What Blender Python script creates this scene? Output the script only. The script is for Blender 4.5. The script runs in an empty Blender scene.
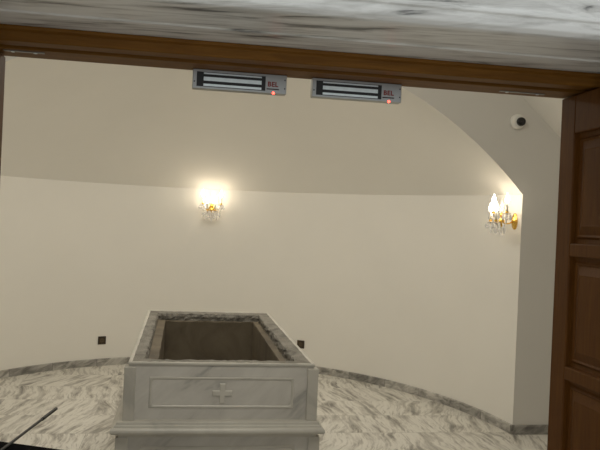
import bpy, bmesh, math, random
from mathutils import Vector, Matrix
random.seed(7)
S = bpy.context.scene
COL = S.collection
PI = math.pi
sin, cos = math.sin, math.cos

# ------------------------------------------------------------------ camera
cd = bpy.data.cameras.new('camera'); cam = bpy.data.objects.new('camera', cd); COL.objects.link(cam)
cd.sensor_width = 36; cd.lens = 43.2; cd.clip_start = 0.05
yaw, roll = math.radians(9.2), math.radians(2.5)
fwd = Vector((sin(yaw), cos(yaw), 0)); rt = Vector((cos(yaw), -sin(yaw), 0)); up = Vector((0, 0, 1))
cx = rt*cos(roll) + up*sin(roll); cy = up*cos(roll) - rt*sin(roll)
m = Matrix((cx, cy, -fwd)).transposed().to_4x4(); m.translation = (0, 0, 1.6)
cam.matrix_world = m
S.camera = cam

# ------------------------------------------------------------------ world, lights, exposure
w = bpy.data.worlds.new('world'); S.world = w; w.use_nodes = True
w.node_tree.nodes['Background'].inputs[0].default_value = (0.94, 0.97, 0.97, 1)
w.node_tree.nodes['Background'].inputs[1].default_value = 0.54
def area(name, loc, size, power, col, rot=(0, 0, 0)):
    l = bpy.data.lights.new(name, 'AREA'); l.shape = 'RECTANGLE'; l.size, l.size_y = size
    l.energy = power; l.color = col
    o = bpy.data.objects.new(name, l); o.location = loc; o.rotation_euler = rot; COL.objects.link(o); return o
area('nave_fill_light', (0.2, 2.7, 3.3), (1.4, 1.4), 26, (1.0, 0.96, 0.85), (math.radians(48), 0, 0))  # added fill without a fixture, stands in for unknown light in the nave
area('apse_fill_light', (0.2, 5.65, 2.93), (1.1, .9), 20, (1.0, 0.94, 0.83))  # made-up soft fill under the dome, lifts the apse walls and floor
BULB_STRENGTH = 21
S.view_settings.view_transform = 'Standard'; S.view_settings.look = 'None'
S.view_settings.exposure = 0.40; S.view_settings.gamma = 1.0; S.view_settings.use_curve_mapping = False
S.cycles.max_bounces = 10; S.cycles.diffuse_bounces = 6; S.cycles.transmission_bounces = 8
S.cycles.sample_clamp_indirect = 6.0
S.cycles.use_denoising = True

# ------------------------------------------------------------------ materials
def nodes(name):
    mt = bpy.data.materials.new(name); mt.use_nodes = True
    nt = mt.node_tree; return mt, nt, nt.nodes['Principled BSDF']
def N(nt, t, **kw):
    n = nt.nodes.new(t)
    for k, v in kw.items(): setattr(n, k, v)
    return n
def L(nt, a, b): nt.links.new(a, b)
def ramp(nt, stops, fac):
    r = N(nt, 'ShaderNodeValToRGB'); el = r.color_ramp.elements
    while len(el) < len(stops): el.new(0.5)
    for e, (p, c) in zip(el, stops): e.position = p; e.color = (*c, 1)
    L(nt, fac, r.inputs['Fac']); return r.outputs['Color']
def noise(nt, vec, scale, detail=4, rough=.55, dist=0.0):
    n = N(nt, 'ShaderNodeTexNoise'); n.inputs['Scale'].default_value = scale; n.inputs['Detail'].default_value = detail
    n.inputs['Roughness'].default_value = rough; n.inputs['Distortion'].default_value = dist
    if vec is not None: L(nt, vec, n.inputs['Vector'])
    return n.outputs['Fac']
def mapping(nt, vec, rot=(0, 0, 0), scale=(1, 1, 1), loc=(0, 0, 0)):
    mp = N(nt, 'ShaderNodeMapping'); mp.inputs['Rotation'].default_value = rot           # turn first, then stretch
    mp.inputs['Location'].default_value = loc; L(nt, vec, mp.inputs['Vector'])
    return vmath(nt, 'MULTIPLY', mp.outputs['Vector'], scale)
def mixc(nt, fac, a, b, blend='MIX'):
    mx = N(nt, 'ShaderNodeMix', data_type='RGBA', blend_type=blend)
    for sock, v in ((mx.inputs[0], fac), (mx.inputs[6], a), (mx.inputs[7], b)):
        if hasattr(v, 'is_linked'): L(nt, v, sock)
        else: sock.default_value = v if isinstance(v, (int, float)) else (*v, 1)
    return mx.outputs[2]
def vmath(nt, op, a, b):
    v = N(nt, 'ShaderNodeVectorMath', operation=op)
    for sock, x in ((v.inputs[0], a), (v.inputs[1], b)):
        if hasattr(x, 'is_linked'): L(nt, x, sock)
        else: sock.default_value = x
    return v.outputs[0]
def mth(nt, op, a, b=0.0):
    v = N(nt, 'ShaderNodeMath', operation=op)
    for sock, x in ((v.inputs[0], a), (v.inputs[1], b)):
        if hasattr(x, 'is_linked'): L(nt, x, sock)
        else: sock.default_value = x
    return v.outputs[0]
def bump(nt, b, h, strength=.2, dist=.01):
    bn = N(nt, 'ShaderNodeBump'); bn.inputs['Strength'].default_value = strength; bn.inputs['Distance'].default_value = dist
    L(nt, h, bn.inputs['Height']); L(nt, bn.outputs['Normal'], b.inputs['Normal'])
def pos(nt): return N(nt, 'ShaderNodeNewGeometry').outputs['Position']
def objc(nt): return N(nt, 'ShaderNodeTexCoord').outputs['Object']

def plain(name, col, rough=.5, metal=0.0, var=.0, scale=40, **kw):
    mt, nt, b = nodes(name)
    b.inputs['Roughness'].default_value = rough; b.inputs['Metallic'].default_value = metal
    b.inputs['Base Color'].default_value = (*col, 1)
    for k, v in kw.items(): b.inputs[k.replace('_', ' ')].default_value = v
    if var:
        c = mixc(nt, noise(nt, objc(nt), scale), tuple(x*(1-var) for x in col), tuple(min(1, x*(1+var)) for x in col))
        L(nt, c, b.inputs['Base Color'])
    return mt
def plaster(name, col):
    mt, nt, b = nodes(name); p = pos(nt)
    c = mixc(nt, noise(nt, p, 1.6, 3), tuple(x*.96 for x in col), tuple(x*1.03 for x in col))
    L(nt, c, b.inputs['Base Color']); b.inputs['Roughness'].default_value = .62
    bump(nt, b, noise(nt, p, 180, 2), .06, .002)
    return mt
def veins(nt, vec, rotz, stretch, scale, dist):
    v = mapping(nt, vec, (0, 0, rotz), (1, stretch, 1))
    return noise(nt, v, scale, 6, .62, dist)
def marble_floor():
    mt, nt, b = nodes('streaked_marble_tiles'); p = pos(nt)
    br = N(nt, 'ShaderNodeTexBrick'); br.offset = .5
    for k, v in (('Scale', 1.0), ('Mortar Size', .0022), ('Mortar Smooth', .3), ('Brick Width', .80), ('Row Height', .505), ('Bias', 0.0)):
        br.inputs[k].default_value = v
    br.inputs['Color1'].default_value = (0, 0, 0, 1); br.inputs['Color2'].default_value = (1, 1, 1, 1); br.inputs['Mortar'].default_value = (.5, .5, .5, 1)
    L(nt, mapping(nt, p, loc=(.24, .09, 0)), br.inputs['Vector'])
    off = vmath(nt, 'MULTIPLY', br.outputs['Color'], (37.0, 53.0, 29.0))
    q = vmath(nt, 'ADD', p, off)
    # warped, stretched streaks, each tile laid with its grain turned a little
    bw = N(nt, 'ShaderNodeRGBToBW'); L(nt, br.outputs['Color'], bw.inputs[0])
    vr = N(nt, 'ShaderNodeVectorRotate', rotation_type='Z_AXIS'); L(nt, q, vr.inputs['Vector'])
    L(nt, mth(nt, 'MULTIPLY', mth(nt, 'SUBTRACT', bw.outputs[0], .5), .7), vr.inputs['Angle']); q = vr.outputs[0]
    wv = N(nt, 'ShaderNodeTexNoise'); wv.inputs['Scale'].default_value = 1.7; wv.inputs['Detail'].default_value = 3; L(nt, q, wv.inputs['Vector'])
    q2 = vmath(nt, 'ADD', q, vmath(nt, 'MULTIPLY', vmath(nt, 'SUBTRACT', wv.outputs['Color'], (.5, .5, .5)), (.22, .22, .1)))
    a = veins(nt, q2, .10, .11, 15, .3)
    fine = veins(nt, q2, .12, .10, 50, .4)
    blot = noise(nt, q, 3.2, 3)
    big = noise(nt, q, 1.7, 2)
    ca = ramp(nt, [(.34, (.17, .16, .14)), (.43, (.48, .455, .41)), (.52, (.79, .77, .71))], a)
    cf = ramp(nt, [(.36, (.40, .38, .35)), (.47, (.90, .89, .87)), (.7, (1, 1, 1))], fine)
    c = mixc(nt, .8, ca, cf, 'MULTIPLY')
    c = mixc(nt, mth(nt, 'MULTIPLY', ramp(nt, [(.42, (0, 0, 0)), (.62, (1, 1, 1))], blot), .35), c, (.76, .73, .665))
    c = mixc(nt, mth(nt, 'MULTIPLY', br.outputs['Fac'], .45), c, (.22, .20, .17))
    L(nt, c, b.inputs['Base Color']); b.inputs['Roughness'].default_value = .33
    return mt
def marble(name, light, mid, dark, rot, stretch, scale, rough=.4, coord=pos, lo=.33, hi=.62, grain=.0, warp=.3, base_rot=None):
    mt, nt, b = nodes(name); p = coord(nt)
    if base_rot: p = mapping(nt, p, base_rot)
    wv = N(nt, 'ShaderNodeTexNoise'); wv.inputs['Scale'].default_value = 2.5; L(nt, p, wv.inputs['Vector'])
    q = vmath(nt, 'ADD', p, vmath(nt, 'MULTIPLY', vmath(nt, 'SUBTRACT', wv.outputs['Color'], (.5, .5, .5)), (warp, warp, warp)))
    v = mapping(nt, q, rot, stretch)
    a = noise(nt, v, scale, 6, .6, .4)
    c = ramp(nt, [(lo, dark), ((lo+hi)/2-.03, mid), (hi, light)], a)
    if grain:
        g = noise(nt, p, 160, 4, .7)
        c = mixc(nt, grain, c, ramp(nt, [(.35, (.25, .25, .25)), (.6, (1, 1, 1))], g), 'MULTIPLY')
        bump(nt, b, g, .5, .01)
    L(nt, c, b.inputs['Base Color']); b.inputs['Roughness'].default_value = rough
    return mt
def wood(name, light, dark, axis_scale):
    mt, nt, b = nodes(name); p = objc(nt)
    v = mapping(nt, p, (0, 0, 0), axis_scale)
    g = noise(nt, v, 14, 6, .6, .6)
    f2 = noise(nt, v, 60, 3, .6)
    c = mixc(nt, ramp(nt, [(.3, (0, 0, 0)), (.7, (1, 1, 1))], g), dark, light)
    c = mixc(nt, .25, c, ramp(nt, [(.3, (.5, .5, .5)), (.6, (1, 1, 1))], f2), 'MULTIPLY')
    L(nt, c, b.inputs['Base Color']); b.inputs['Roughness'].default_value = .55; b.inputs['Specular IOR Level'].default_value = .18
    bump(nt, b, f2, .08, .002)
    return mt
def emis(name, col, strength):
    mt, nt, b = nodes(name); b.inputs['Base Color'].default_value = (*col, 1)
    b.inputs['Emission Color'].default_value = (*col, 1); b.inputs['Emission Strength'].default_value = strength
    return mt
def baseboard_marble():
    mt, nt, b = nodes('grey_skirting_marble'); p = pos(nt)
    sp = N(nt, 'ShaderNodeSeparateXYZ'); L(nt, p, sp.inputs[0])
    ang = mth(nt, 'ARCTAN2', mth(nt, 'SUBTRACT', sp.outputs[1], 5.416), mth(nt, 'SUBTRACT', sp.outputs[0], .2))
    k = mth(nt, 'MULTIPLY', ang, 5.6)
    fl = mth(nt, 'FLOOR', k); fr = mth(nt, 'FRACT', k)
    wn = N(nt, 'ShaderNodeTexWhiteNoise', noise_dimensions='1D'); L(nt, fl, wn.inputs['W'])
    q = vmath(nt, 'ADD', p, vmath(nt, 'MULTIPLY', wn.outputs['Color'], (9., 9., 9.)))
    a = noise(nt, mapping(nt, q, (0, .5, .7), (1, .5, 2.2)), 9, 5, .6, .8)
    c = ramp(nt, [(.33, (.17, .165, .15)), (.5, (.36, .345, .315)), (.66, (.55, .53, .49))], a)
    c = mixc(nt, .55, c, mixc(nt, wn.outputs['Value'], (.55, .55, .55), (1.25, 1.25, 1.25)), 'MULTIPLY')
    c = mixc(nt, mth(nt, 'MULTIPLY', mth(nt, 'LESS_THAN', fr, .014), .6), c, (.08, .075, .065))
    L(nt, c, b.inputs['Base Color']); b.inputs['Roughness'].default_value = .4
    return mt
def glass(name):
    mt, nt, b = nodes(name)
    b.inputs['Base Color'].default_value = (1, .99, .97, 1); b.inputs['Roughness'].default_value = .05
    b.inputs['Transmission Weight'].default_value = .35; b.inputs['IOR'].default_value = 1.55
    tr = N(nt, 'ShaderNodeBsdfTransparent'); mx = N(nt, 'ShaderNodeMixShader'); mx.inputs[0].default_value = .55
    L(nt, tr.outputs[0], mx.inputs[1]); L(nt, b.outputs[0], mx.inputs[2])
    L(nt, mx.outputs[0], nt.nodes['Material Output'].inputs['Surface'])
    return mt

M = dict(
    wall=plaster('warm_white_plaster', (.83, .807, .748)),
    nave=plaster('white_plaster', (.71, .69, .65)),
    ceil=plaster('ceiling_plaster', (.90, .88, .83)),
    floor=marble_floor(), skirting=baseboard_marble(),
    tomb=marble('grey_veined_marble', (.58, .56, .515), (.50, .48, .44), (.27, .265, .25), (0, -.80, 0), (1, 1, .28), 6, .38, objc, .30, .60, warp=.18),
    tomb_plain=marble('pale_grey_marble', (.54, .52, .465), (.49, .47, .42), (.41, .395, .355), (0, .5, 0), (1, 1, .4), 5, .38, objc),
    rim=marble('rough_cut_grey_marble', (.30, .28, .24), (.21, .195, .165), (.12, .112, .095), (0, 0, .3), (1, .5, 1), 9, .7, objc, grain=.55),
    rough=marble('dark_broken_marble', (.30, .28, .24), (.19, .175, .15), (.09, .083, .07), (0, 0, 0), (1, 1, 3), 14, .8, objc, grain=.6),
    lining=marble('brown_lining_with_shade', (.155, .125, .082), (.11, .087, .056), (.07, .055, .035), (0, .4, 0), (1, 1, .6), 4, .7, objc),  # brown stone, darkened in colour to hold the shade inside the cavity
    lintel=marble('streaked_grey_lintel_marble', (.82, .82, .79), (.56, .555, .525), (.13, .13, .125), (0, .05, .08), (.22, 2.2, 2.2), 16, .3, pos, .34, .56, warp=.05),
    wood=wood('brown_door_wood', (.130, .048, .006), (.085, .029, .003), (6, 6, .5)),
    woodx=wood('brown_frame_wood', (.215, .093, .013), (.135, .054, .006), (.5, 6, 6)),
    gold=plain('polished_gold_metal', (.88, .56, .12), .2, 1.0),
    steel=plain('satin_aluminium', (.40, .405, .395), .38, 1.0, var=.06),
    dullsteel=plain('worn_grey_metal', (.22, .21, .20), .35, .8, var=.4, scale=60),
    core=plain('brushed_steel_bar', (.70, .76, .76), .33, 1.0, var=.15, scale=90),
    black=plain('black_plastic', (.010, .010, .010), .45),
    dark=plain('dark_grey_metal', (.018, .018, .019), .5, .1),
    red=plain('dull_red_print', (.24, .025, .018), .6),
    ink=plain('dark_print', (.05, .04, .04), .6),
    sock=plain('dark_brown_plastic', (.040, .026, .014), .4, 0, .1),
    sock2=plain('brown_plastic', (.085, .06, .032), .4),
    white=plain('white_plastic', (.86, .85, .80), .45),
    lens=plain('black_lens_glass', (.006, .006, .007), .08),
    cloth=plain('black_cloth', (.004, .004, .0045), .95, 0, .2, 200, Specular_IOR_Level=.05),
    candle=plain('ivory_candle_sleeve', (.80, .76, .66), .35, 0, 0),
    glass=glass('clear_crystal'),
    bulb=emis('lit_candle_bulb', (1.0, .86, .66), BULB_STRENGTH),
    led=emis('red_indicator_light', (1.0, .05, .03), 7.0),
)

# ------------------------------------------------------------------ helpers
def link(name, me, mt, parent=None, loc=None, smooth=False):
    o = bpy.data.objects.new(name, me); COL.objects.link(o)
    if mt: me.materials.append(mt)
    if smooth:
        for p in me.polygons: p.use_smooth = True
    if parent: o.parent = parent
    if loc: o.location = loc
    return o
def build(name, bm, mt, parent=None, loc=None, smooth=False, bev=0.0, seg=2):
    bmesh.ops.recalc_face_normals(bm, faces=bm.faces)
    me = bpy.data.meshes.new(name); bm.to_mesh(me); bm.free()
    o = link(name, me, mt, parent, loc, smooth)
    if bev:
        md = o.modifiers.new('bevel', 'BEVEL'); md.width = bev; md.segments = seg; md.limit_method = 'ANGLE'
    return o
def box(bm, x0, x1, y0, y1, z0, z1):
    v = [bm.verts.new((x, y, z)) for x in (x0, x1) for y in (y0, y1) for z in (z0, z1)]
    for f in ((0, 1, 3, 2), (4, 6, 7, 5), (0, 4, 5, 1), (2, 3, 7, 6), (0, 2, 6, 4), (1, 5, 7, 3)): bm.faces.new([v[i] for i in f])
def boxes(*bs):
    bm = bmesh.new()
    for b in bs: box(bm, *b)
    return bm
def rings(bm, rs, close=True, cap0=False, cap1=False):
    vs = [[bm.verts.new(p) for p in r] for r in rs]
    n = len(vs[0])
    for a, b in zip(vs, vs[1:]):
        for i in range(n if close else n-1):
            j = (i+1) % n
            bm.faces.new((a[i], a[j], b[j], b[i]))
    if cap0: bm.faces.new(vs[0][::-1])
    if cap1: bm.faces.new(vs[-1])
    return vs
def lathe(prof, n=20, axis='Z', origin=(0, 0, 0), sx=1.0, sz=1.0):
    bm = bmesh.new(); rs = []
    for r, h in prof:
        ring = []
        for k in range(n):
            t = 2*PI*k/n; a, b = r*cos(t), r*sin(t)
            p = (a, b, h) if axis == 'Z' else (a*sx, h, b*sz)
            ring.append(Vector(p)+Vector(origin))
        rs.append(ring)
    rings(bm, rs, True, True, True); return bm
def tube(pts, r, n=8, r1=None):
    bm = bmesh.new(); pts = [Vector(p) for p in pts]; rs = []
    for i, p in enumerate(pts):
        t = (pts[min(i+1, len(pts)-1)]-pts[max(i-1, 0)]).normalized()
        a = t.cross(Vector((0, 0, 1)) if abs(t.z) < .9 else Vector((1, 0, 0))).normalized(); b = t.cross(a)
        rr = r if r1 is None else r + (r1-r)*i/(len(pts)-1)
        rs.append([p + (a*cos(2*PI*k/n)+b*sin(2*PI*k/n))*rr for k in range(n)])
    rings(bm, rs, True, True, True); return bm
def prism_x(poly, x0, x1):                       # poly in (y, z)
    bm = bmesh.new(); rings(bm, [[(x0, y, z) for y, z in poly], [(x1, y, z) for y, z in poly]], True, True, True); return bm
def empty(name, loc, label, cat, rotz=0.0, group=None):
    o = bpy.data.objects.new(name, None); COL.objects.link(o); o.empty_display_size = .1
    o.location = loc; o.rotation_euler = (0, 0, rotz); tag(o, label, cat, group); return o
def tag(o, label, cat, group=None):
    o['label'] = label; o['category'] = cat
    if group: o['group'] = group
def struct(o, label=None, cat=None):
    o['kind'] = 'structure'
    if label: o['label'] = label
    if cat: o['category'] = cat
    return o
def copy_tree(o, parent=None):
    c = o.copy(); COL.objects.link(c)
    if parent: c.parent = parent
    for ch in list(o.children): copy_tree(ch, c)
    return c

# ------------------------------------------------------------------ the chapel shell
CX, CY = 0.2, 5.416                               # centre of the apse, on the plane of the arch
SPRING, ZC, RD, HALF = 1.93, -0.248, 3.286, 2.468
def rad(t): return 2.6365+.0063*cos(t)-.0652*sin(t)-.1694*cos(2*t)-.0681*sin(2*t)
def wall_pt(t, z=0.0, inset=0.0):
    r = rad(t)-inset; return Vector((CX+r*cos(t), CY+r*sin(t), z))
def dome_pt(t, s):
    r = rad(t)*s; z = ZC+math.sqrt(RD**2-(s*HALF)**2)+.035*abs(sin(t))*s*s
    return Vector((CX+r*cos(t), CY+r*sin(t), z))
NT = 72
angs = [PI*i/NT for i in range(NT+1)]
bm = bmesh.new()
rings(bm, [[wall_pt(t, 0) for t in angs], [wall_pt(t, 1.0) for t in angs], [dome_pt(t, 1) for t in angs]], close=False)
o = struct(build('wall_apse', bm, M['wall'], smooth=True), 'curved cream apse wall behind the marble tomb', 'wall')
bm = bmesh.new()
ss = [1-.97*i/22 for i in range(23)]
vs = rings(bm, [[dome_pt(t, s) for t in angs] for s in ss], close=False)
top = bm.verts.new((CX, CY, ZC+RD))
for i in range(NT): bm.faces.new((vs[-1][i], vs[-1][i+1], top))
struct(build('ceiling_apse', bm, M['wall'], smooth=True), 'smooth cream half dome over the apse', 'ceiling')

# arch wall facing the door: outline of the nave section minus the arch
XR, XL, ZT = 4.0, -3.6, 3.5
def slope_z(x): return min(ZT, 2.643-.893*(abs(x-.2)-2.503))
bm = bmesh.new()
arch = [wall_pt(0, 0), wall_pt(0, 1.0)] + [dome_pt(0, 1-i/24) for i in range(24)] + [Vector((CX, CY, ZC+RD))] + \
       [dome_pt(PI, (i+1)/24) for i in range(24)] + [wall_pt(PI, 1.0), wall_pt(PI, 0)]
outer = []
for p in arch:
    if p.z <= 1.0: q = Vector((XR if p.x > CX else XL, CY, p.z))
    else:
        if abs(p.x-CX) > 1e-6:
            f = abs(p.x-CX)/HALF; x = CX + (1 if p.x > CX else -1)*f*3.8
        else: x = CX
        q = Vector((x, CY, slope_z(x)))
    outer.append(q)
rings(bm, [arch, outer], close=False)
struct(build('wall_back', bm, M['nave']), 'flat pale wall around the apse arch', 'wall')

poly = [(XL, slope_z(XL)), (.2-(3.5-2.643)/-.893-2.503-2*((3.5-2.643)/.893), ZT)]
xa = 2.503-(ZT-2.643)/.893
prof = [(XR, slope_z(XR)), (.2+xa, ZT), (.2-xa, ZT), (XL, slope_z(XL))]
bm = bmesh.new(); rings(bm, [[(x, 1.82, z) for x, z in prof], [(x, CY, z) for x, z in prof]], close=False)
struct(build('ceiling', bm, M['ceil']), 'nave ceiling with sloping sides', 'ceiling')
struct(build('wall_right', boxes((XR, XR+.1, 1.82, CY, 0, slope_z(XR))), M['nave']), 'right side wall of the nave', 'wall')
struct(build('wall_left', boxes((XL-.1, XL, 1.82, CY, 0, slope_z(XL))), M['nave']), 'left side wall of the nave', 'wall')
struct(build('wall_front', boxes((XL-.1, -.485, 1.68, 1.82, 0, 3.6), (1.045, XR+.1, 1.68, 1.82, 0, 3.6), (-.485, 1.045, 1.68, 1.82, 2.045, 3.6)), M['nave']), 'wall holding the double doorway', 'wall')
struct(build('floor', boxes((-4.2, 4.6, -1.5, 8.6, -.12, 0)), M['floor']), 'grey and cream streaked marble tile floor', 'floor')

# skirting
bm = bmesh.new()
sec = [(0, 0), (.018, 0), (.018, .066), (.014, .072), (0, .074)]
rs = [[wall_pt(t, z, ins) for ins, z in sec] for t in [PI*i/96 for i in range(97)]]
rings(bm, rs, True, True, True)
struct(build('baseboard_apse', bm, M['skirting']), 'grey marble skirting curving round the apse wall', 'baseboard')
struct(build('baseboard_right', prism_x([(CY-.018, 0), (CY, 0), (CY, .074), (CY-.014, .072), (CY-.018, .066)], CX+2.468-.01, XR), M['skirting']), 'short straight grey marble skirting right of the apse corner', 'baseboard')
struct(build('baseboard_left', prism_x([(CY-.018, 0), (CY, 0), (CY, .074), (CY-.014, .072), (CY-.018, .066)], XL, CX-2.46+.01), M['skirting']))

# ------------------------------------------------------------------ doorway: marble surround, wooden head, leaves
LX0, LX1 = -1.3, 1.9
lint = [(1.66, 2.0095), (1.548, 2.0095), (1.545, 2.0125), (1.412, 2.0155), (1.403, 2.0175), (1.394, 2.026), (1.391, 2.038), (1.391, 2.047), (1.387, 2.050), (1.387, 2.056), (1.391, 2.060), (1.391, 2.50), (1.66, 2.50)]
struct(build('trim_1', prism_x(lint, LX0, LX1), M['lintel'], bev=.003), 'streaked grey marble lintel above the doorway', 'lintel')
struct(build('trim_2', boxes((LX0, -.485, 1.37, 1.66, 0, 2.010)), M['lintel']), 'marble door jamb on the left', 'door jamb')
struct(build('trim_3', boxes((1.045, LX1, 1.37, 1.66, 0, 2.010)), M['lintel']), 'marble door jamb on the right', 'door jamb')
head = [(1.663, 1.976), (1.660, 1.979), (1.660, 1.997), (1.652, 2.001), (1.652, 2.0092), (1.70, 2.0092), (1.70, 2.044), (1.815, 2.044), (1.815, 1.973), (1.728, 1.973), (1.727, 1.998), (1.708, 1.998), (1.707, 1.976)]
fr = struct(build('trim_4', prism_x(head, -.485, 1.045), M['woodx'], bev=.0015), 'brown wooden door frame head under the marble lintel', 'door frame')
for a, b in ((-.485, -.445), (1.033, 1.045)):
    build('jamb', boxes((a, b, 1.662, 1.815, 0, 1.974)), M['wood'], fr)
for a, b, y in ((.80, .925, 1.775), (-.425, -.335, 1.748)):
    pl = build('pivot_plate', boxes((a, b, y-.006, y+.006, 1.9712, 1.9745)), M['dullsteel'], fr, bev=.001)
    pl['label'] = 'shiny metal pivot plate under the frame head'
    for xx in (a+.02, b-.02):
        build('screw', lathe([(.0045, 0), (.0045, .0015), (.002, .002)], 8, 'Z', (xx, y, 1.9698)), M['core'], pl)

def door_leaf(idx, xin, sgn, label):
    """leaf standing open at a right angle towards the camera; sgn = direction of its thickness"""
    y0, y1, z0, z1, th = 1.08, 1.80, .012, 1.968, .042
    root = struct(empty('door_%d' % idx, (xin, 1.80, 0), label, 'door'))
    def X(d): return sgn*d                                   # local depth from the inner face
    rails = [(z0, .18), (.596, .629), (.913, .946), (1.231, 1.265), (1.549, 1.583), (1.868, z1)]
    rows = [(.18, .596), (.629, .913), (.946, 1.231), (1.265, 1.549), (1.583, 1.868)]
    st, yy0, yy1 = .071, y0-1.80, 0.0
    bs = []
    def ab(a, b): return (min(X(a), X(b)), max(X(a), X(b)))
    bs.append((*ab(0, th), yy0, yy0+st, z0, z1)); bs.append((*ab(0, th), yy1-st, yy1, z0, z1))
    for a, b in rails: bs.append((*ab(0, th), yy0+st, yy1-st, a, b))
    build('leaf_frame', boxes(*bs), M['wood'], root, bev=.003)
    for a, b in rows:
        bm = bmesh.new()
        pa, pb = yy0+st, yy1-st
        for side in (0, 1):
            def D(d): return X(d) if side == 0 else X(th-d)
            def rect(i, d): return [(D(d), pa+i, a+i), (D(d), pb-i, a+i), (D(d), pb-i, b-i), (D(d), pa+i, b-i)]
            rings(bm, [rect(-.001, .013), rect(.012, .015), rect(.018, .009), rect(.023, .012), rect(.045, .004), rect(.048, .0045)], True, False, True)
        build('panel', bm, M['wood'], root)
    for z in (.25, 1.0, 1.676):
        h = build('hinge', lathe([(.006, -.045), (.006, .045)], 10, 'Z', (X(th*.5), .008, z)), M['steel'], root)
    if idx == 1: pass
    return root
door_leaf(1, .989, 1, 'brown panelled wooden door leaf standing open at the right')
door_leaf(2, -.432, -1, 'brown wooden door leaf standing open at the left, seen as a thin strip')

# ------------------------------------------------------------------ magnetic locks
def text_mesh(body, size, depth):
    cu = bpy.data.curves.new('text', 'FONT'); cu.body = body; cu.size = size; cu.extrude = depth; cu.space_character = 1.08
    cu.offset = .0005; cu.align_x = 'CENTER'; cu.align_y = 'CENTER'
    t = bpy.data.objects.new('text', cu); COL.objects.link(t)
    bpy.context.view_layer.update()
    me = bpy.data.meshes.new_from_object(t.evaluated_get(bpy.context.evaluated_depsgraph_get()))
    bpy.data.objects.remove(t); return me
def maglock(x, label):
    W, Hh, D = .233, .0475, .026                             # local origin: top-left front corner on the frame head
    r = empty('magnetic_lock', (x, 1.787, 1.9725), label, 'door lock', group=None)
    build('housing', boxes((0, W, 0, D, -Hh, 0)), M['steel'], r, bev=.0012)
    build('core_recess', boxes((.010, .180, -.0006, .002, -.0425, -.0065)), M['black'], r)
    for z0, z1 in ((-.0118, -.0082), (-.0280, -.0185), (-.0410, -.0355)):
        b = build('pole_bar', boxes((.027, .170, -.0016, .001, z0, z1)), M['core'], r)
        b['label'] = 'bright steel magnet bar'
    me = text_mesh('BEL', .0165, .0004)
    t = link('maker_text', me, M['red'], r, (.1985, -.0004, -.0255)); t.rotation_euler = (PI/2, 0, 0)
    t['label'] = 'small dull red lettering'
    build('caption_bar', boxes((.183, .214, -.0005, .0005, -.0385, -.0355)), M['ink'], r)
    for sx, sz in ((.0045, -.031), (W-.0045, -.013), (W-.0045, -.034)):
        build('screw', lathe([(.0018, -.0008), (.0018, .001)], 10, 'Y', (sx, 0, sz)), M['black'], r)
    l = build('indicator_light', lathe([(.0010, -.0022), (.0026, -.0016), (.0032, 0), (.0032, .001)], 12, 'Y', (.2005, 0, -.0465)), M['led'], r)
    l['label'] = 'glowing red indicator light'
    return r
maglock(.007, 'grey magnetic door lock under the frame head, the left one of two')
maglock(.3055, 'grey magnetic door lock under the frame head, the right one of two')

# ------------------------------------------------------------------ the marble tomb
TX, TY = .243, 4.913
tomb = empty('marble_tomb', (TX, TY, 0), 'open rectangular grey marble tomb with a cross panel on its front', 'tomb')
def rr(hx, y0, y1, z, n=14, jit=0.0, seed=1, dx=0.0):
    """rectangle ring, local coordinates, n points a side"""
    rnd = random.Random(seed)
    c = [(dx-hx, y0), (dx+hx, y0), (dx+hx, y1), (dx-hx, y1)]; out = []
    for i in range(4):
        a, b = c[i], c[(i+1) % 4]
        for k in range(n):
            f = k/n; x, y = a[0]+(b[0]-a[0])*f, a[1]+(b[1]-a[1])*f
            out.append(Vector((x+rnd.uniform(-jit, jit), y+rnd.uniform(-jit, jit), z+rnd.uniform(-jit, jit)*.5)))
    return out
F = 3.832-TY; B = 5.994-TY                                   # front and back of the upper body
# upper body: four marble slabs as one hollow block (rings from the outside bottom over the top to the inside)
bm = bmesh.new()
rings(bm, [rr(.430, F+.08, B-.13, .54), rr(.488, F+.004, B, .54), rr(.488, F+.004, B, .838), rr(.430, F+.08, B-.13, .838), rr(.430, F+.08, B-.13, .54)])
build('upper_body', bm, M['tomb'], tomb)
bm = bmesh.new()
rings(bm, [rr(.45, F+.05, B-.06, .834, 40), rr(.491, F-.001, B+.003, .836, 40), rr(.494, F-.003, B+.005, .840, 40), rr(.494, F-.003, B+.005, .848, 40), rr(.490, F+.002, B+.001, .8515, 40, .0008, 3),
           rr(.478, F+.012, B-.010, .8512, 40, .002, 4), rr(.47, F+.02, B-.02, .846, 40)])
build('rim_edge', bm, M['tomb_plain'], tomb)['label'] = 'pale polished outer edge of the rim'
bm = bmesh.new()
rings(bm, [rr(.482, F+.008, B-.006, .849, 40, .001, 4), rr(.44, F+.04, B-.07, .8505, 40, .003, 4), rr(0.408, F+.084, B-.135, .850, 40, .006, 5, -.010), rr(0.403, F+.089, B-.141, .843, 40, .005, 6, -.010)])
build('rim', bm, M['rim'], tomb)['label'] = 'rough cut top of the rim around the opening'
bm = bmesh.new()
rings(bm, [rr(0.403, F+.089, B-.141, .843, 40, .005, 6, -.010), rr(0.399, F+.094, B-.147, .826, 40, .006, 9, -.010), rr(0.402, F+.092, B-.145, .808, 40, .006, 10, -.010), rr(0.400, F+.092, B-.145, .795, 40, .004, 7, -.010)])
build('rim_inner_face', bm, M['rough'], tomb)['label'] = 'dark broken inner face of the rim'
bm = bmesh.new()
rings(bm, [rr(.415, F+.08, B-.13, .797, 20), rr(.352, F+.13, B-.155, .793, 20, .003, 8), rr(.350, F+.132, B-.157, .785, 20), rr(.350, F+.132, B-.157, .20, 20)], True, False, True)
build('inner_lining', bm, M['lining'], tomb)['label'] = 'brownish stone lining of the empty cavity, its shade put into the colour'
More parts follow.
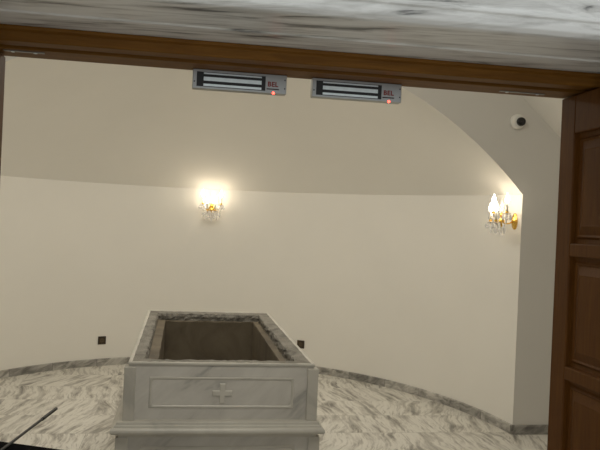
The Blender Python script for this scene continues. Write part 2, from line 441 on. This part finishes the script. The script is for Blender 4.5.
def ringwall(hx, y0, y1, prof, n=2, dx=0.0):                          # prof: list of (outset, z)
    bm = bmesh.new()
    rings(bm, [rr(hx+o, y0-o, y1+o, z, n, dx=dx) for o, z in prof])
    return bm
# moulding between the two bodies
corn = [(-.10, .466), (.012, .466), (.014, .474), (.022, .482), (.034, .487), (.047, .489), (.053, .495), (.055, .503), (.053, .512), (.047, .519), (.038, .523), (.036, .530), (.028, .535), (.026, .546), (.022, .549), (-.10, .549)]
build('cornice', ringwall(.504, F-.018, B+.018, corn, dx=-.009), M['tomb_plain'], tomb, bev=0)
build('lower_body', ringwall(.510, F-.020, B+.02, [(-.10, .10), (0, .10), (0, .468), (-.10, .468), (-.10, .10)]), M['tomb'], tomb)
build('plinth', ringwall(.53, F-.05, B+.05, [(-.10, 0), (.03, 0), (.03, .085), (.02, .095), (0, .105), (-.10, .105)]), M['tomb_plain'], tomb)
for sx in (-1, 1):
    for sy in (0, 1):
        yy = (F-.018, F+.05) if sy == 0 else (B-.05, B+.018)
        xx = sorted((sx*.4535, sx*(.512 if sy == 0 else .487)))
        build('corner_post', boxes((*xx, *yy, .548, .826)), M['tomb_plain'], tomb, bev=.003)
        yy = (F-.034, F+.05) if sy == 0 else (B-.05, B+.034)
        xx = sorted((sx*.473-.006, sx*.536-.006))
        build('corner_post', boxes((*xx, *yy, .10, .467)), M['tomb_plain'], tomb, bev=.003)
def rounded(hx, hz, r, n=6, notch=False):
    pts = []
    for (sx, sz, a0) in ((1, 1, 0), (-1, 1, PI/2), (-1, -1, PI), (1, -1, 1.5*PI)):
        for k in range(n+1):
            t = a0+PI/2*k/n
            pts.append((sx*(hx-r)+r*cos(t), sz*(hz-r)+r*sin(t)))
    return pts
def panel_frame(cxl, cz, hx, hz, yf, name):
    """carved frame: square outside, rounded inside, raised from the slab"""
    bm = bmesh.new()
    o1 = rounded(hx, hz, .002); o2 = rounded(hx-.004, hz-.004, .003); i2 = rounded(hx-.011, hz-.011, .012); i1 = rounded(hx-.019, hz-.019, .022)
    def rg(p, y): return [(cxl+a, y, cz+b) for a, b in p]
    rings(bm, [rg(o1, yf+.003), rg(o2, yf-.0035), rg(i2, yf-.0035), rg(i1, yf+.003)])
    return build(name, bm, M['tomb_plain'], tomb)
panel_frame(0, .692, .384, .083, F+.004, 'panel_frame')['label'] = 'carved rectangular frame round the cross'
panel_frame(-.006, .268, .408, .150, F-.020, 'panel_frame')['label'] = 'carved frame on the lower front'
a, t = .052, .0145
cr = [(-t, -a), (t, -a), (t, -t), (a, -t), (a, t), (t, t), (t, a), (-t, a), (-t, t), (-a, t), (-a, -t), (-t, -t)]
bm = bmesh.new()
def sc(k): return [(x - math.copysign(k, x), z - math.copysign(k, z)) for x, z in cr]
rings(bm, [[(x, F+.006, z+.689) for x, z in cr], [(x, F+.000, z+.689) for x, z in cr], [(x, F-.0025, z+.689) for x, z in sc(.003)]], True, True, True)
build('cross', bm, M['tomb_plain'], tomb)['label'] = 'small raised cross'

# ------------------------------------------------------------------ crystal sconces (built once, local +y out of the wall)
def make_sconce(label):
    r = empty('crystal_sconce', (0, 0, 0), label, 'wall lamp', group='crystal sconces on the apse wall')
    plate = build('wall_plate', lathe([(.050, 0), (.050, .006), (.044, .012), (.030, .014), (.022, .024), (.008, .030)], 28, 'Y', (0, 0, 0), .82, 1.35), M['gold'], r, smooth=True)
    plate['label'] = 'oval gold wall plate'
    build('main_arm', tube([(0, .02, 0), (0, .05, -.018), (0, .09, -.022), (0, .125, -.008)], .006, 8), M['gold'], r, smooth=True)
    build('hub', lathe([(.004, -.050), (.012, -.044), (.020, -.030), (.012, -.018), (.024, -.008), (.026, .004), (.014, .014), (.010, .030), (.018, .044), (.014, .058), (.004, .070)], 16, 'Z', (0, .125, 0)), M['gold'], r, smooth=True)
    build('spire', lathe([(.010, .066), (.018, .080), (.012, .094), (.008, .110), (.015, .124), (.010, .140), (.003, .175)], 10, 'Z', (0, .125, 0)), M['glass'], r)
    ends = [(-.100, .140, .052), (.100, .140, .052), (-.042, .200, -.018), (.042, .200, -.018)]
    def drop_bm(s=1.0):
        bm = bmesh.new()
        rs = [[(rad_*cos(2*PI*k/6)*s, rad_*sin(2*PI*k/6)*.7*s, z*s) for k in range(6)] for rad_, z in ((.0015, 0), (.004, -.008), (.009, -.024), (.0105, -.031), (.006, -.040), (.001, -.045))]
        rings(bm, rs, True, True, True); return bm
    proto = None
    def drop(x, y, z, par, s=1.0):
        nonlocal proto
        if proto is None: d = proto = build('crystal_drop', drop_bm(), M['glass'], par)
        else: d = proto.copy(); COL.objects.link(d); d.parent = par
        d.location = (x, y, z); d.scale = (s, s, s); return d
    for ex, ey, ez in ends:
        dx, dy = ex, ey-.125
        arm = build('candle_arm', tube([(dx*.1, .125+dy*.1, .0), (dx*.35, .125+dy*.35, -.035), (dx*.65, .125+dy*.65, -.040), (dx*.9, .125+dy*.9, -.018), (ex, ey, ez-.016), (ex, ey, ez)], .0048, 8), M['glass'], r, smooth=True)
        build('drip_pan', lathe([(.006, -.006), (.020, -.002), (.034, .005), (.036, .008), (.020, .004), (.008, .003)], 14, 'Z', (ex, ey, ez)), M['glass'], arm)
        build('candle_cup', lathe([(.006, 0), (.014, .006), (.012, .018), (.013, .024), (.006, .024)], 14, 'Z', (ex, ey, ez)), M['gold'], arm, smooth=True)
        build('candle_sleeve', lathe([(.0105, .02), (.0105, .088), (.006, .090)], 14, 'Z', (ex, ey, ez)), M['candle'], arm, smooth=True)
        b = build('bulb', lathe([(.006, .088), (.010, .095), (.0165, .112), (.0160, .124), (.010, .143), (.004, .160), (.001, .168)], 14, 'Z', (ex, ey, ez)), M['bulb'], arm, smooth=True)
        b['label'] = 'lit candle bulb'
        for k in range(6):
            t = 2*PI*k/6+.3
            drop(ex+.034*cos(t), ey+.034*sin(t), ez+.004, arm, 1.15)
    for k in range(6):
        t = 2*PI*k/6
        drop(.03*cos(t), .125+.03*sin(t), -.040, r, 1.2)
    drop(0, .125, -.052, r, 1.7)
    for sx in (-.06, .06):
        drop(sx, .135, -.040, r, 1.5); drop(sx*1.5, .16, -.020, r, 1.3); drop(sx*.55, .20, -.035, r, 1.5)
        build('bead_chain', tube([(sx*2.0, .145, .045), (sx*1.4, .14, .045), (sx*.8, .13, .065), (sx*.25, .125, .10)], .0045, 6), M['glass'], r)
    return r
sconce = make_sconce('crystal candle sconce lit at the middle of the apse wall')
sconce['label'] = 'lit crystal candle sconce on the apse wall behind the tomb'
def put_on_wall(o, t, z, inset=0.0):
    p = wall_pt(t, z, inset); e = 1e-3
    tan = (wall_pt(t+e)-wall_pt(t-e)).normalized()
    n = Vector((-tan.y, tan.x, 0))                           # towards the room
    if n.dot(Vector((CX, CY, 0))-Vector((p.x, p.y, 0))) < 0: n = -n
    o.location = p; o.rotation_euler = (0, 0, math.atan2(-n.x, n.y))
put_on_wall(sconce, math.radians(87.6), 1.725)
s2 = copy_tree(sconce); s2['label'] = 'lit crystal candle sconce beside the arch corner at the right'
put_on_wall(s2, math.radians(2.2), 1.705)
s3 = copy_tree(sconce); s3['label'] = 'added crystal candle sconce, out of view beside the left arch corner, lighting the left wall'
put_on_wall(s3, math.radians(177.8), 1.705)  # unseen extra sconce, mirrors the right one to brighten the left wall

# ------------------------------------------------------------------ sockets
def make_socket(label):
    r = empty('wall_socket', (0, 0, 0), label, 'socket', group='dark wall sockets near the floor')
    build('cover_frame', boxes((-.043, .043, 0, .009, -.043, .043)), M['sock'], r, bev=.003)
    p = build('insert', lathe([(.0225, .0085), (.0225, .011), (.0195, .011), (.0190, .0095)], 24, 'Y'), M['sock2'], r)
    for sx in (-.0095, .0095): build('pin_hole', lathe([(.003, .0094), (.003, .0102)], 10, 'Y', (sx, 0, 0)), M['black'], p)
    return r
k1 = make_socket('dark brown wall socket near the floor, left of the tomb')
put_on_wall(k1, math.radians(111.6), .270)
k2 = copy_tree(k1); k2['label'] = 'dark brown wall socket peeking out right of the tomb rim'
put_on_wall(k2, math.radians(64.6), .292)

# ------------------------------------------------------------------ security camera on the arch wall
sc_ = empty('security_camera', (2.595, CY, 2.499), 'small round white security camera with black lens on the wall above the right sconce', 'security camera')
build('base', lathe([(.060, 0), (.060, -.022), (.056, -.032), (.046, -.040), (.02, -.042)], 32, 'Y'), M['white'], sc_, smooth=True)
eye = build('eyeball', lathe([(.030, -.036), (.036, -.050), (.034, -.066), (.030, -.074), (.024, -.076)], 28, 'Y', (.012, 0, -.004)), M['lens'], sc_, smooth=True)
build('lens', lathe([(.016, -.074), (.015, -.078), (.008, -.081)], 20, 'Y', (.012, 0, -.004)), M['lens'], eye, smooth=True)

# ------------------------------------------------------------------ black table with a rod lying on it
ta = math.radians(-23.7)
tb = empty('black_table', (-.80, 2.60, 0), 'black cloth covered table at the lower left corner, inside the doorway', 'table', ta)
build('tabletop', boxes((-.45, .45, -.25, .25, .722, .748)), M['black'], tb, bev=.006)
bm = bmesh.new()                                             # cloth skirt with shallow folds
per = []
for i in range(120):
    f = i/120*4; s = int(f); u = f-s
    c = [(-.455, -.255), (.455, -.255), (.455, .255), (-.455, .255)]
    a, b = c[s], c[(s+1) % 4]; per.append((a[0]+(b[0]-a[0])*u, a[1]+(b[1]-a[1])*u))
rs = []
for z, k in ((.7505, 0), (.742, .3), (.55, .8), (.30, 1), (.18, 1)):
    rs.append([(x*(1+.02*k*(1+sin(i*1.25))), y*(1+.035*k*(1+sin(i*1.25))), z) for i, (x, y) in enumerate(per)])
vs = rings(bm, rs, True, True, False)
build('table_cloth', bm, M['cloth'], tb)
for sx in (-.40, .40):
    for sy in (-.2, .2): build('leg', boxes((sx-.02, sx+.02, sy-.02, sy+.02, 0, .722)), M['black'], tb)
rod = empty('rod', (-.700, 2.03, .761), 'thin dark metal rod with a black tip lying across the black table', 'rod')
d = Vector((.192, 1.205, 0))
build('shaft', tube([(0, 0, 0), d*.93], .0054, 10), M['dark'], rod, smooth=True)
build('tip', tube([d*.86, d*.87, d*.985, d], .0070, 12), M['black'], rod, smooth=True)
